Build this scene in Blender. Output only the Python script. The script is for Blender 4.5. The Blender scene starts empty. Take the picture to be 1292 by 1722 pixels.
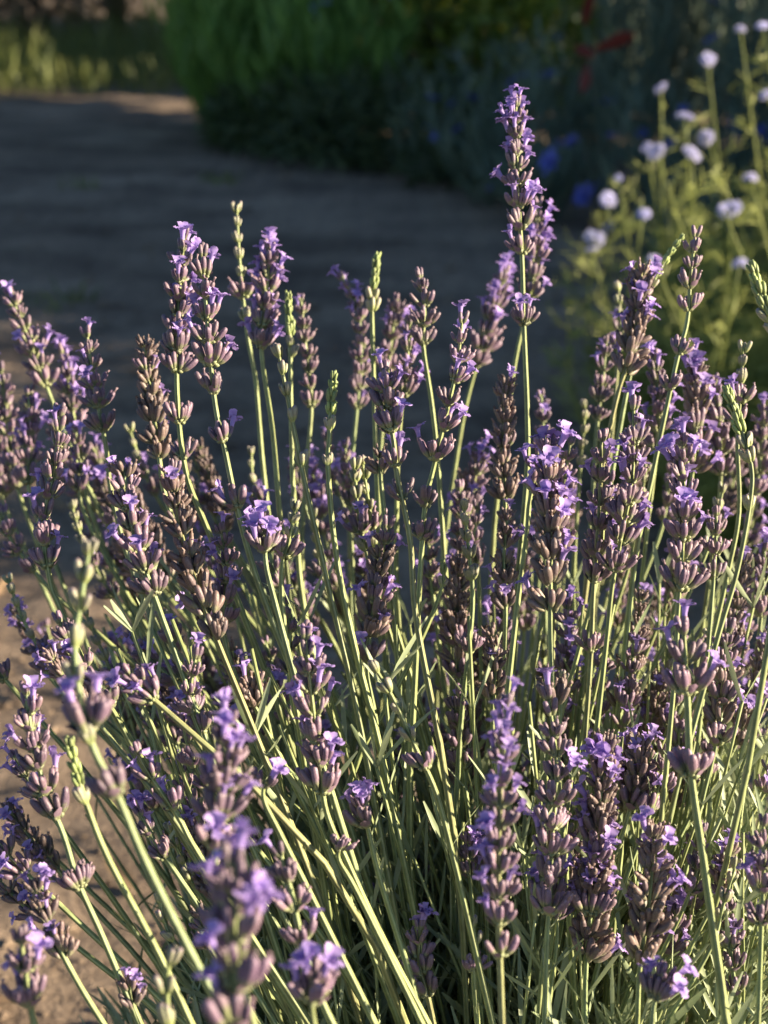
import bpy, math, random
from mathutils import Vector, Matrix, Quaternion, noise

R = random.Random(7)
SC = bpy.context.scene
COL = SC.collection

# ------------------------------------------------------------------ camera, sky, sun, exposure
PITCH = math.radians(22.0)
K = 0.3443                                   # tan of half the vertical field of view
CAM = Vector((0.0, 0.0, 0.75))
FWD = Vector((0, math.cos(PITCH), -math.sin(PITCH)))
UPV = Vector((0, math.sin(PITCH), math.cos(PITCH)))
cd = bpy.data.cameras.new('camera')
cam = bpy.data.objects.new('camera', cd); COL.objects.link(cam)
cam.location = CAM
cam.rotation_euler = (math.pi / 2 - PITCH, 0, 0)
cd.sensor_fit = 'VERTICAL'; cd.sensor_height = 24.0; cd.lens = 12.0 / K
cd.clip_start = 0.02; cd.clip_end = 500
cd.dof.use_dof = True; cd.dof.focus_distance = 0.62; cd.dof.aperture_fstop = 6.6
SC.camera = cam

SUN_AZ, SUN_EL = math.radians(-8), math.radians(17)
to_sun = Vector((math.cos(SUN_EL) * math.cos(SUN_AZ), math.cos(SUN_EL) * math.sin(SUN_AZ), math.sin(SUN_EL)))
w = bpy.data.worlds.new('World'); SC.world = w; w.use_nodes = True
nt = w.node_tree; bg = nt.nodes['Background']
sky = nt.nodes.new('ShaderNodeTexSky'); sky.sky_type = 'NISHITA'; sky.sun_disc = False
sky.sun_elevation = SUN_EL; sky.sun_rotation = math.atan2(to_sun.x, to_sun.y)
sky.air_density = 1.0; sky.dust_density = 0.3; sky.ozone_density = 3.0
nt.links.new(sky.outputs[0], bg.inputs[0]); bg.inputs[1].default_value = 0.05
sl = bpy.data.lights.new('sun', 'SUN'); sl.energy = 5.0; sl.angle = math.radians(0.5); sl.color = (1.0, 0.835, 0.605)
so = bpy.data.objects.new('sun', sl); COL.objects.link(so)
so.rotation_mode = 'QUATERNION'; so.rotation_quaternion = to_sun.to_track_quat('Z', 'Y')
so.location = to_sun * 20
SC.view_settings.view_transform = 'Standard'; SC.view_settings.look = 'None'
SC.view_settings.exposure = 1.85; SC.view_settings.gamma = 1.0
SC.cycles.use_denoising = True
SC.cycles.max_bounces = 6; SC.cycles.transparent_max_bounces = 4


def px(x, y, D):
    """a pixel of the photograph at camera depth D (metres)"""
    return CAM + D * (FWD + Vector((1, 0, 0)) * ((x - 646) / 861 * K) + UPV * ((861 - y) / 861 * K))


def px_ground(x, y, z=0.0):
    d = FWD + Vector((1, 0, 0)) * ((x - 646) / 861 * K) + UPV * ((861 - y) / 861 * K)
    return CAM + d * ((z - CAM.z) / d.z)


# ------------------------------------------------------------------ materials
def mat(name, build):
    m = bpy.data.materials.new(name); m.use_nodes = True
    n, l = m.node_tree.nodes, m.node_tree.links
    b = n['Principled BSDF']
    build(n, l, b, m)
    return m


def ramp(n, stops):
    r = n.new('ShaderNodeValToRGB'); e = r.color_ramp.elements
    while len(e) < len(stops): e.new(0.5)
    for i, (p, c) in enumerate(stops):
        e[i].position = p; e[i].color = (*c, 1)
    return r


def mix(n, l, fac, a, b, mode='MIX'):
    m = n.new('ShaderNodeMix'); m.data_type = 'RGBA'; m.blend_type = mode
    for k, v in ((0, fac), (6, a), (7, b)):
        if isinstance(v, (int, float)): m.inputs[k].default_value = v
        elif isinstance(v, tuple): m.inputs[k].default_value = (*v, 1)
        else: l.new(v, m.inputs[k])
    return m.outputs[2]


def noise_tex(n, l, scale, detail=3, rough=0.6, coord='Object'):
    tc = n.new('ShaderNodeTexCoord'); t = n.new('ShaderNodeTexNoise')
    t.inputs['Scale'].default_value = scale; t.inputs['Detail'].default_value = detail
    t.inputs['Roughness'].default_value = rough
    l.new(tc.outputs[coord], t.inputs['Vector'])
    return t


def translucent(n, l, b, m, color, fac):
    out = n['Material Output']; t = n.new('ShaderNodeBsdfTranslucent'); s = n.new('ShaderNodeMixShader')
    if isinstance(color, tuple): t.inputs[0].default_value = (*color, 1)
    else: l.new(color, t.inputs[0])
    s.inputs[0].default_value = fac
    l.new(b.outputs[0], s.inputs[1]); l.new(t.outputs[0], s.inputs[2]); l.new(s.outputs[0], out.inputs[0])


def bud_mat(name, base, mid, tip, alt, dark):
    def f(n, l, b, m):
        a = n.new('ShaderNodeAttribute'); a.attribute_name = 'bud'
        sp = n.new('ShaderNodeSeparateColor'); l.new(a.outputs['Color'], sp.inputs[0])
        r = ramp(n, [(0.0, base), (0.22, base), (0.42, mid), (0.8, mid), (1.0, tip)]); l.new(sp.outputs[0], r.inputs[0])
        r2 = ramp(n, [(0.0, base), (0.25, base), (0.45, alt), (0.85, alt), (1.0, dark)]); l.new(sp.outputs[0], r2.inputs[0])
        c = mix(n, l, sp.outputs[1], r.outputs[0], r2.outputs[0])
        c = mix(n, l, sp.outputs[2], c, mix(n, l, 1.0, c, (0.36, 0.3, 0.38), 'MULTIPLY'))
        oi = n.new('ShaderNodeObjectInfo')
        hv = n.new('ShaderNodeHueSaturation'); l.new(c, hv.inputs['Color'])
        mr = n.new('ShaderNodeMapRange'); mr.inputs[3].default_value = 0.72; mr.inputs[4].default_value = 1.3
        l.new(oi.outputs['Random'], mr.inputs[0]); l.new(mr.outputs[0], hv.inputs['Value'])
        nz = noise_tex(n, l, 1800, 2)
        c2 = mix(n, l, nz.outputs[0], mix(n, l, 1.0, hv.outputs[0], (0.62, 0.58, 0.62), 'MULTIPLY'), mix(n, l, 0.14, hv.outputs[0], (0.7, 0.62, 0.68)))
        l.new(c2, b.inputs['Base Color'])
        bp = n.new('ShaderNodeBump'); bp.inputs['Strength'].default_value = 0.35; bp.inputs['Distance'].default_value = 0.0004
        l.new(nz.outputs[0], bp.inputs['Height']); l.new(bp.outputs[0], b.inputs['Normal'])
        b.inputs['Roughness'].default_value = 0.5; b.inputs['Specular IOR Level'].default_value = 0.5
        b.inputs['Sheen Weight'].default_value = 0.06; b.inputs['Sheen Roughness'].default_value = 0.4
    return mat(name, f)


M = {}
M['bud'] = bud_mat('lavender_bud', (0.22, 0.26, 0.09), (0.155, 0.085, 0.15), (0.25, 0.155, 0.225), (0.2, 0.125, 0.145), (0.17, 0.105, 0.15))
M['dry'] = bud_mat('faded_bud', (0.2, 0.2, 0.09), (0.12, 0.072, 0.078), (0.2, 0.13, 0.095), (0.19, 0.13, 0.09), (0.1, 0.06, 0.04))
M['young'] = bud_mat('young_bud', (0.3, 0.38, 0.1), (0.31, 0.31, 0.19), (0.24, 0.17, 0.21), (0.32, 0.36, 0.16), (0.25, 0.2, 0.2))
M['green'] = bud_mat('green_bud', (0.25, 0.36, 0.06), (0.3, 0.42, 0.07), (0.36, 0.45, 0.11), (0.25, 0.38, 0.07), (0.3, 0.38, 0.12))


def f(n, l, b, m):
    oi = n.new('ShaderNodeObjectInfo')
    r = ramp(n, [(0, (0.34, 0.38, 0.17)), (0.4, (0.43, 0.47, 0.22)), (0.75, (0.35, 0.42, 0.22)), (1, (0.38, 0.36, 0.18))]); l.new(oi.outputs['Random'], r.inputs[0])
    a = n.new('ShaderNodeAttribute'); a.attribute_name = 'bud'
    sp = n.new('ShaderNodeSeparateColor'); l.new(a.outputs['Color'], sp.inputs[0])
    c = mix(n, l, sp.outputs[0], r.outputs[0], mix(n, l, 1.0, r.outputs[0], (0.36, 0.44, 0.36), 'MULTIPLY'))
    nz = noise_tex(n, l, 160, 4)
    rr = ramp(n, [(0.35, (0.72, 0.7, 0.66)), (0.62, (1.05, 1.05, 1.0))]); l.new(nz.outputs[0], rr.inputs[0])
    c = mix(n, l, 1.0, c, rr.outputs[0], 'MULTIPLY')
    l.new(c, b.inputs['Base Color']); b.inputs['Roughness'].default_value = 0.5
    b.inputs['Specular IOR Level'].default_value = 0.4
M['stem'] = mat('lavender_stem', f)


def petal_mat(name, c0, c1, tr=0.35):
    def f(n, l, b, m):
        oi = n.new('ShaderNodeObjectInfo')
        nz = noise_tex(n, l, 500, 2)
        c = mix(n, l, nz.outputs[0], c0, c1)
        at = n.new('ShaderNodeAttribute'); at.attribute_name = 'bud'
        sp = n.new('ShaderNodeSeparateColor'); l.new(at.outputs['Color'], sp.inputs[0])
        th = ramp(n, [(0.0, (0.45, 0.4, 0.6)), (0.45, (0.95, 0.95, 0.97)), (1.0, (1.12, 1.1, 1.05))]); l.new(sp.outputs[0], th.inputs[0])
        c = mix(n, l, 1.0, c, th.outputs[0], 'MULTIPLY')
        hv = n.new('ShaderNodeHueSaturation'); l.new(c, hv.inputs['Color'])
        mr = n.new('ShaderNodeMapRange'); mr.inputs[3].default_value = 0.85; mr.inputs[4].default_value = 1.2
        l.new(oi.outputs['Random'], mr.inputs[0]); l.new(mr.outputs[0], hv.inputs['Value'])
        l.new(hv.outputs[0], b.inputs['Base Color']); b.inputs['Roughness'].default_value = 0.55
        translucent(n, l, b, m, hv.outputs[0], tr)
    return mat(name, f)


M['petal'] = petal_mat('violet_petal', (0.33, 0.21, 0.58), (0.52, 0.4, 0.73))
M['gilia'] = petal_mat('pale_blue_floret', (0.55, 0.55, 0.82), (0.7, 0.69, 0.88), 0.25)
M['corn'] = petal_mat('deep_blue_petal', (0.05, 0.06, 0.36), (0.13, 0.15, 0.5), 0.25)
M['mist'] = petal_mat('blue_grey_petal', (0.25, 0.3, 0.6), (0.38, 0.42, 0.7), 0.25)


def leaf_mat(name, c0, c1, scale=6, tr=0.3, trc=None, rough=0.55):
    def f(n, l, b, m):
        nz = noise_tex(n, l, scale, 3)
        oi = n.new('ShaderNodeObjectInfo')
        a = n.new('ShaderNodeAttribute'); a.attribute_name = 'bud'
        sp = n.new('ShaderNodeSeparateColor'); l.new(a.outputs['Color'], sp.inputs[0])
        ad = n.new('ShaderNodeMath'); ad.operation = 'MULTIPLY_ADD'; ad.inputs[1].default_value = 0.5
        l.new(sp.outputs[1], ad.inputs[0]); l.new(nz.outputs[0], ad.inputs[2])
        rr = ramp(n, [(0.35, c0), (0.9, c1)]); l.new(ad.outputs[0], rr.inputs[0])
        l.new(rr.outputs[0], b.inputs['Base Color']); b.inputs['Roughness'].default_value = rough
        translucent(n, l, b, m, rr.outputs[0], tr)
    return mat(name, f)


M['leaf'] = leaf_mat('lavender_leaf', (0.18, 0.23, 0.12), (0.31, 0.36, 0.22), 40, 0.18)
M['g_gilia'] = leaf_mat('feathery_green', (0.17, 0.21, 0.055), (0.36, 0.39, 0.11), 8, 0.35)
M['g_grass'] = leaf_mat('bright_grass', (0.1, 0.2, 0.04), (0.22, 0.36, 0.075), 3, 0.4)
M['g_grey'] = leaf_mat('grey_green', (0.08, 0.12, 0.08), (0.15, 0.2, 0.14), 5, 0.25)
M['g_dark'] = leaf_mat('dark_foliage', (0.03, 0.055, 0.02), (0.07, 0.1, 0.035), 2, 0.2)
M['g_lime'] = leaf_mat('lime_leaf', (0.1, 0.17, 0.02), (0.26, 0.3, 0.05), 3, 0.4, rough=0.35)
M['g_turf'] = leaf_mat('turf_blade', (0.07, 0.11, 0.025), (0.2, 0.22, 0.06), 2, 0.3)
M['dead'] = leaf_mat('dead_foliage', (0.1, 0.07, 0.04), (0.22, 0.15, 0.09), 4, 0.15)
M['redleaf'] = leaf_mat('red_leaf', (0.13, 0.016, 0.012), (0.24, 0.04, 0.025), 5, 0.3)


def f(n, l, b, m):
    nz = noise_tex(n, l, 12, 5, 0.7)
    r = ramp(n, [(0.3, (0.07, 0.05, 0.035)), (0.7, (0.17, 0.13, 0.09))]); l.new(nz.outputs[0], r.inputs[0])
    l.new(r.outputs[0], b.inputs['Base Color']); b.inputs['Roughness'].default_value = 0.85
    bp = n.new('ShaderNodeBump'); bp.inputs['Strength'].default_value = 0.6; bp.inputs['Distance'].default_value = 0.02
    l.new(nz.outputs[0], bp.inputs['Height']); l.new(bp.outputs[0], b.inputs['Normal'])
M['bark'] = mat('bark', f)


def f(n, l, b, m):
    tc = n.new('ShaderNodeTexCoord')
    big = noise_tex(n, l, 0.9, 4, 0.6); fine = noise_tex(n, l, 38, 6, 0.72); sp = noise_tex(n, l, 170, 3, 0.7)
    mp = n.new('ShaderNodeMapping'); mp.inputs['Scale'].default_value = (0.8, 1.7, 1); l.new(tc.outputs['Object'], mp.inputs[0])
    st = n.new('ShaderNodeTexNoise'); st.inputs['Scale'].default_value = 3.2; st.inputs['Detail'].default_value = 5
    l.new(mp.outputs[0], st.inputs['Vector'])
    r0 = ramp(n, [(0.3, (0.2, 0.155, 0.118)), (0.7, (0.37, 0.29, 0.22))]); l.new(fine.outputs[0], r0.inputs[0])
    r1 = ramp(n, [(0.36, (0.6, 0.58, 0.58)), (0.62, (1.1, 1.08, 1.05))]); l.new(st.outputs[0], r1.inputs[0])
    c = mix(n, l, 1.0, r0.outputs[0], r1.outputs[0], 'MULTIPLY')
    r2 = ramp(n, [(0.35, (0.75, 0.74, 0.74)), (0.65, (1.1, 1.1, 1.1))]); l.new(big.outputs[0], r2.inputs[0])
    c = mix(n, l, 1.0, c, r2.outputs[0], 'MULTIPLY')
    r3 = ramp(n, [(0.3, (0.65, 0.62, 0.6)), (0.5, (1, 1, 1)), (0.75, (1.2, 1.18, 1.15))]); l.new(sp.outputs[0], r3.inputs[0])
    c = mix(n, l, 1.0, c, r3.outputs[0], 'MULTIPLY')
    l.new(c, b.inputs['Base Color']); b.inputs['Roughness'].default_value = 0.95; b.inputs['Specular IOR Level'].default_value = 0.15
    ad = n.new('ShaderNodeMath'); ad.operation = 'MULTIPLY_ADD'; ad.inputs[1].default_value = 0.35
    l.new(sp.outputs[0], ad.inputs[0]); l.new(fine.outputs[0], ad.inputs[2])
    bp = n.new('ShaderNodeBump'); bp.inputs['Strength'].default_value = 0.9; bp.inputs['Distance'].default_value = 0.012
    l.new(ad.outputs[0], bp.inputs['Height']); l.new(bp.outputs[0], b.inputs['Normal'])
M['soil'] = mat('dry_soil', f)


# ------------------------------------------------------------------ mesh collecting
class MB:
    def __init__(s): s.v = []; s.f = []; s.c = []; s.mi = []

    def add(s, verts, faces, cols, mi=0):
        o = len(s.v); s.v += verts; s.c += cols
        s.f += [tuple(i + o for i in q) for q in faces]; s.mi += [mi] * len(faces)

    def mesh(s, name, *mats, smooth=True):
        me = bpy.data.meshes.new(name); me.from_pydata([tuple(p) for p in s.v], [], s.f)
        for m in mats: me.materials.append(m)
        at = me.color_attributes.new('bud', 'FLOAT_COLOR', 'POINT')
        flat = []
        for c in s.c: flat += [c[0], c[1], c[2], 1.0]
        at.data.foreach_set('color', flat)
        if len(mats) > 1: me.polygons.foreach_set('material_index', s.mi)
        if smooth: me.polygons.foreach_set('use_smooth', [True] * len(s.f))
        me.update(); return me


def obj(name, me, parent=None, loc=(0, 0, 0), rot=None, scale=1.0, **props):
    o = bpy.data.objects.new(name, me); COL.objects.link(o)
    o.parent = parent; o.location = loc
    if rot is not None: o.rotation_mode = 'QUATERNION'; o.rotation_quaternion = rot
    o.scale = (scale,) * 3 if not isinstance(scale, tuple) else scale
    for k, v in props.items(): o[k] = v
    return o


def frame(d, spin=0.0):
    return d.to_track_quat('Z', 'Y') @ Quaternion((0, 0, 1), spin)


def catmull(P, per=6):
    out = []
    Q = [P[0] * 2 - P[1]] + P + [P[-1] * 2 - P[-2]]
    for i in range(1, len(Q) - 2):
        a, b, c, d = Q[i - 1:i + 3]
        for k in range(per):
            t = k / per
            out.append(0.5 * ((2 * b) + (c - a) * t + (2 * a - 5 * b + 4 * c - d) * t * t + (3 * b - a - 3 * c + d) * t ** 3))
    out.append(P[-1]); return out


def tube(mb, pts, radii, sides=8, star=0.0, mi=0, col=None, rnd=0.0, cap=True):
    ref = Vector((0.3, -0.9, 0.2)); v = []; c = []; n = len(pts)
    for i, p in enumerate(pts):
        t = (pts[min(i + 1, n - 1)] - pts[max(i - 1, 0)]).normalized()
        x = (ref - t * ref.dot(t)).normalized(); y = t.cross(x)
        for k in range(sides):
            a = 2 * math.pi * k / sides
            r = radii[i] * (1 - star * (k % 2))
            v.append(p + x * (math.cos(a) * r) + y * (math.sin(a) * r))
            c.append((k % 2, rnd, 0) if col is None else col)
    fs = [(i * sides + k, i * sides + (k + 1) % sides, (i + 1) * sides + (k + 1) % sides, (i + 1) * sides + k) for i in range(n - 1) for k in range(sides)]
    if cap: fs += [tuple(range(sides - 1, -1, -1)), tuple(range((n - 1) * sides, n * sides))]
    mb.add(v, fs, c, mi)


def ribbon(mb, p0, d, length, width, droop=0.0, segs=4, rnd=None, mi=0, side=None, fold=0.0, tipw=0.15):
    """a tapering strap or blade with a slight gutter"""
    rnd = R.random() if rnd is None else rnd
    d = d.normalized()
    side = side or d.cross(Vector((R.uniform(-1, 1), R.uniform(-1, 1), R.uniform(-0.4, 1)))).normalized()
    v = []; c = []; p = Vector(p0); st = length / segs
    for i in range(segs + 1):
        t = i / segs
        wd = width * (0.45 + 1.1 * t if t < 0.5 else max(tipw, 1.0 * (1 - ((t - 0.5) / 0.5) ** 2.2)))
        nrm = d.cross(side)
        v += [p - side * wd / 2 + nrm * fold * wd, p.copy(), p + side * wd / 2 + nrm * fold * wd]
        c += [(t, rnd, 0)] * 3
        d = (d + Vector((0, 0, -droop / segs))).normalized(); p = p + d * st
    f = []
    for i in range(segs):
        a = i * 3
        f += [(a, a + 1, a + 4, a + 3), (a + 1, a + 2, a + 5, a + 4)]
    mb.add(v, f, c, mi)


# ------------------------------------------------------------------ setting: the ground
def gh(x, y):
    r = math.hypot(x, y)
    h = 0.03 * noise.noise(Vector((x * 0.6, y * 0.6, 3)))
    h += 0.010 * noise.noise(Vector((x * 2.6, y * 3.0, 1.0))) + 0.010 * noise.noise(Vector((x * 8, y * 11, 5)))
    if r < 5: h += 0.006 * noise.noise(Vector((x * 26, y * 30, 9)))
    return h


def build_ground():
    def axis(lo, hi, near_lo, near_hi, fine):
        a = [near_lo]; 
        while a[-1] < near_hi: a.append(a[-1] + fine)
        s = fine
        while a[-1] < hi: s *= 1.16; a.append(a[-1] + s)
        b = [near_lo]; s = fine
        while b[-1] > lo: s *= 1.16; b.append(b[-1] - s)
        return sorted(set(b + a))
    xs = axis(-120, 120, -1.0, 0.9, 0.016); ys = axis(-60, 300, 0.6, 2.6, 0.016)
    nx = len(xs)
    mb = MB()
    vs = [(x, y, gh(x, y) if abs(x) < 30 and y < 40 else 0.0) for y in ys for x in xs]
    fs = [(j * nx + i, j * nx + i + 1, (j + 1) * nx + i + 1, (j + 1) * nx + i) for j in range(len(ys) - 1) for i in range(nx - 1)]
    mb.add(vs, fs, [(0, 0, 0)] * len(vs))
    obj('ground', mb.mesh('ground', M['soil']), kind='structure', label='bare dry brown soil of the garden path and beds')
    # crumbs of soil
    mb = MB(); RR = random.Random(3)
    for i in range(5200):
        y = 0.65 + 3.4 * RR.random() ** 1.6; x = RR.uniform(-0.42, 0.5) * (y + 0.5)
        s = 0.0018 + 0.007 * RR.random() ** 4
        p = Vector((x, y, gh(x, y) + s * 0.25)); v = []
        for dx, dy, dz in ((1, 0, 0), (-0.5, 0.87, 0), (-0.5, -0.87, 0), (0, 0, 0.9), (0.1, 0.1, -0.7)):
            v.append(p + s * Vector((dx * RR.uniform(0.6, 1.2), dy * RR.uniform(0.6, 1.2), dz * RR.uniform(0.6, 1.1))))
        mb.add(v, [(0, 1, 3), (1, 2, 3), (2, 0, 3), (1, 0, 4), (2, 1, 4), (0, 2, 4)], [(0, RR.random(), 0)] * 5)
    obj('soil_crumbs', mb.mesh('soil_crumbs', M['soil'], smooth=False), kind='stuff', label='loose crumbs of dry brown soil on the path', category='soil')

    mb = MB()
    for i in range(900):         # straw, twigs and dead leaves
        y = 0.8 + 5.2 * RR.random() ** 1.3; x = RR.uniform(-0.4, 0.32) * (y + 0.4)
        d = Vector((RR.uniform(-1, 1), RR.uniform(-1, 1), RR.uniform(0, .25)))
        big = RR.random() < .3
        ribbon(mb, Vector((x, y, gh(x, y) + .003)), d, RR.uniform(.02, .05) if big else RR.uniform(.015, .06), RR.uniform(.01, .022) if big else .0018, .15, 3, RR.random(), side=Vector((-d.y, d.x, RR.uniform(-.3, .3))).normalized(), fold=.2)
    for i in range(260):         # clods
        y = 1.0 + 5 * RR.random(); x = RR.uniform(-0.4, 0.3) * (y + 0.4); r = RR.uniform(.006, .02); p = Vector((x, y, gh(x, y)))
        v = [p + Vector((a * RR.uniform(.6, 1.2), b * RR.uniform(.6, 1.2), c * RR.uniform(.4, .8))) * r for a, b, c in ((1, 0, 0), (.5, .87, .2), (-.5, .87, 0), (-1, 0, .2), (-.5, -.87, 0), (.5, -.87, .2), (0, 0, 1))]
        mb.add(v, [(k, (k + 1) % 6, 6) for k in range(6)], [(0, RR.random(), 0)] * 7, 1)
    obj('litter', mb.mesh('litter', M['dead'], M['soil'], smooth=False), kind='stuff', label='dry leaves, straw and clods scattered over the path', category='litter')


build_ground()

# ------------------------------------------------------------------ lavender: shared pieces
def bud(mb, p, d, L, r, rnd, curl=0.0, sides=8, mi=0, axis=None, collar=False):
    """one ribbed calyx: p base, d direction; it curls towards axis"""
    prof = ((0, 0.34), (0.1, 0.62), (0.28, 0.92), (0.55, 1.0), (0.78, 0.94), (0.93, 0.74), (1.0, 0.34))
    d = d.normalized(); up = axis or Vector((0, 0, 1))
    x = d.orthogonal().normalized(); v = []; c = []; q = p.copy(); last = 0.0
    for t, k in prof:
        q = q + d * (t - last) * L; last = t
        d = (d + up * curl * 0.15).normalized()
        xx = (x - d * x.dot(d)).normalized(); y = d.cross(xx)
        for s in range(sides):
            a = 2 * math.pi * s / sides
            rr = r * k * (1.06 if s % 2 else 0.94)
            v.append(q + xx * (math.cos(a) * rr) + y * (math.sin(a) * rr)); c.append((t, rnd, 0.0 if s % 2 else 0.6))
    n = len(prof)
    f = [(i * sides + k, i * sides + (k + 1) % sides, (i + 1) * sides + (k + 1) % sides, (i + 1) * sides + k) for i in range(n - 1) for k in range(sides)]
    f.append(tuple(range((n - 1) * sides, n * sides)))
    mb.add(v, f, c, mi)
    return q, d


WH = {}


def make_whorls():
    rr = random.Random(11)
    mm = 0.001
    # purple whorls: two opposite cymes fanned like a cup
    WH['p'] = []; WH['t'] = []; WH['d'] = []; WH['y'] = []; WH['g'] = []
    for v in range(16):
        mb = MB(); tips = []
        n = rr.choice((9, 10, 12, 13, 14))
        a0 = 0
        for i in range(n):
            sidea = 0 if i % 2 else math.pi
            a = sidea + rr.gauss(0, 0.85)
            tilt = rr.uniform(0.6, 1.3) if i < n - 3 else rr.uniform(0.2, 0.6)
            d = Vector((math.cos(a) * math.sin(tilt), math.sin(a) * math.sin(tilt), math.cos(tilt)))
            base = Vector((math.cos(a), math.sin(a), 0)) * (1.1 * mm) + Vector((0, 0, rr.uniform(-0.4, 0.8) * mm))
            ped = base + Vector((d.x, d.y, d.z * 0.5)) * rr.uniform(0.4, 1.3) * mm
            tube(mb, [base - Vector((0, 0, 0.5 * mm)), ped], [0.5 * mm, 0.7 * mm], 5, col=(0.0, 0.3, 0))
            L = rr.uniform(4.5, 6.2) * mm
            tips.append(bud(mb, ped, d, L, L * rr.uniform(0.14, 0.175), rr.random() ** 1.5, curl=rr.uniform(0.7, 1.9)))
            if rr.random() < 0.22:
                t, td = tips.pop()
                e = t + td * 1.2 * mm + Vector((rr.uniform(-1, 1), rr.uniform(-1, 1), rr.uniform(-1, 0.8))) * 0.8 * mm
                tube(mb, [t - td * 0.4 * mm, t.lerp(e, .5), e], [0.4 * mm, 0.3 * mm, 0.55 * mm], 5, col=(0.5, 1.0, 0.0))
        for s in (0, math.pi):     # papery bracts under the cyme
            a = s + rr.uniform(-0.3, 0.3); d = Vector((math.cos(a), math.sin(a), 0.55))
            ribbon(mb, Vector((math.cos(a), math.sin(a), -1.2)) * 0.9 * mm, d, 4.2 * mm, 3.2 * mm, -0.5, 3, 0.4, tipw=0.05,
                   side=Vector((-math.sin(a), math.cos(a), 0)), fold=0.2)
        WH['p'].append((mb.mesh('whorl_purple', M['bud']), tips))
    for v in range(4):
        mb = MB(); tips = []
        for i in range(rr.choice((3, 4, 5))):
            a = i * 2.1 + rr.random(); tilt = rr.uniform(0.08, 0.42)
            d = Vector((math.cos(a) * math.sin(tilt), math.sin(a) * math.sin(tilt), math.cos(tilt)))
            L = rr.uniform(4.2, 5.8) * mm
            tips.append(bud(mb, Vector((math.cos(a), math.sin(a), 0)) * 0.7 * mm, d, L, L * 0.18, rr.random() ** 1.5, 0.3))
        WH['t'].append((mb.mesh('whorl_tip', M['bud']), tips))
    # faded whorls: crowded, ragged, with shrivelled corollas hanging out of the calyces
    for v in range(8):
        mb = MB(); tips = []
        n = rr.choice((13, 15, 16, 18))
        for i in range(n):
            a = rr.uniform(0, 2 * math.pi); tilt = rr.uniform(0.25, 1.3)
            d = Vector((math.cos(a) * math.sin(tilt), math.sin(a) * math.sin(tilt), math.cos(tilt)))
            base = Vector((math.cos(a), math.sin(a), 0)) * rr.uniform(0.8, 2.0) * mm + Vector((0, 0, rr.uniform(-1.6, 1.6) * mm))
            L = rr.uniform(4.6, 6.4) * mm
            t, td = bud(mb, base, d, L, L * rr.uniform(0.145, 0.19), rr.random(), rr.uniform(0.3, 1.4))
            tips.append((t, td))
            if rr.random() < 0.55:   # shrivelled corolla
                e = t + td * 1.3 * mm + Vector((rr.uniform(-1, 1), rr.uniform(-1, 1), rr.uniform(-1, 0.5))) * 0.7 * mm
                tube(mb, [t - td * 0.4 * mm, (t + e) / 2 + Vector((0, 0, 0.3 * mm)), e], [0.55 * mm, 0.45 * mm, 0.6 * mm], 5, col=(1.0, rr.random(), 0.0))
        WH['d'].append((mb.mesh('whorl_faded', M['dry']), tips))
    for v in range(5):               # young: narrow, hugging the stem
        mb = MB(); tips = []
        for i in range(rr.choice((4, 5, 6))):
            a = (0 if i % 2 else math.pi) + rr.gauss(0, 0.6); tilt = rr.uniform(0.15, 0.5)
            d = Vector((math.cos(a) * math.sin(tilt), math.sin(a) * math.sin(tilt), math.cos(tilt)))
            L = rr.uniform(4.2, 5.6) * mm
            tips.append(bud(mb, Vector((math.cos(a), math.sin(a), 0)) * 0.9 * mm, d, L, L * 0.19, rr.random(), 0.5))
        for s in (0, math.pi):
            a = s + rr.uniform(-0.3, 0.3)
            ribbon(mb, Vector((math.cos(a), math.sin(a), -0.6)) * 0.9 * mm, Vector((math.cos(a) * 0.5, math.sin(a) * 0.5, 1)), 5 * mm, 3 * mm, -0.3, 3, 0.4,
                   side=Vector((-math.sin(a), math.cos(a), 0)), fold=0.25, tipw=0.05)
        WH['y'].append((mb.mesh('whorl_young', M['young']), tips))
    for v in range(4):               # green unopened: tight scales
        mb = MB(); tips = []
        for i in range(7):
            a = i * 2.4 + rr.uniform(-0.2, 0.2); tilt = rr.uniform(0.1, 0.38)
            d = Vector((math.cos(a) * math.sin(tilt), math.sin(a) * math.sin(tilt), math.cos(tilt)))
            L = rr.uniform(3.6, 5.0) * mm
            tips.append(bud(mb, Vector((math.cos(a), math.sin(a), 0)) * 1.0 * mm + Vector((0, 0, i * 0.45 * mm)), d, L, L * 0.2, rr.random(), 0.7, sides=6))
        WH['g'].append((mb.mesh('whorl_green', M['green']), tips))


make_whorls()


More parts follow.
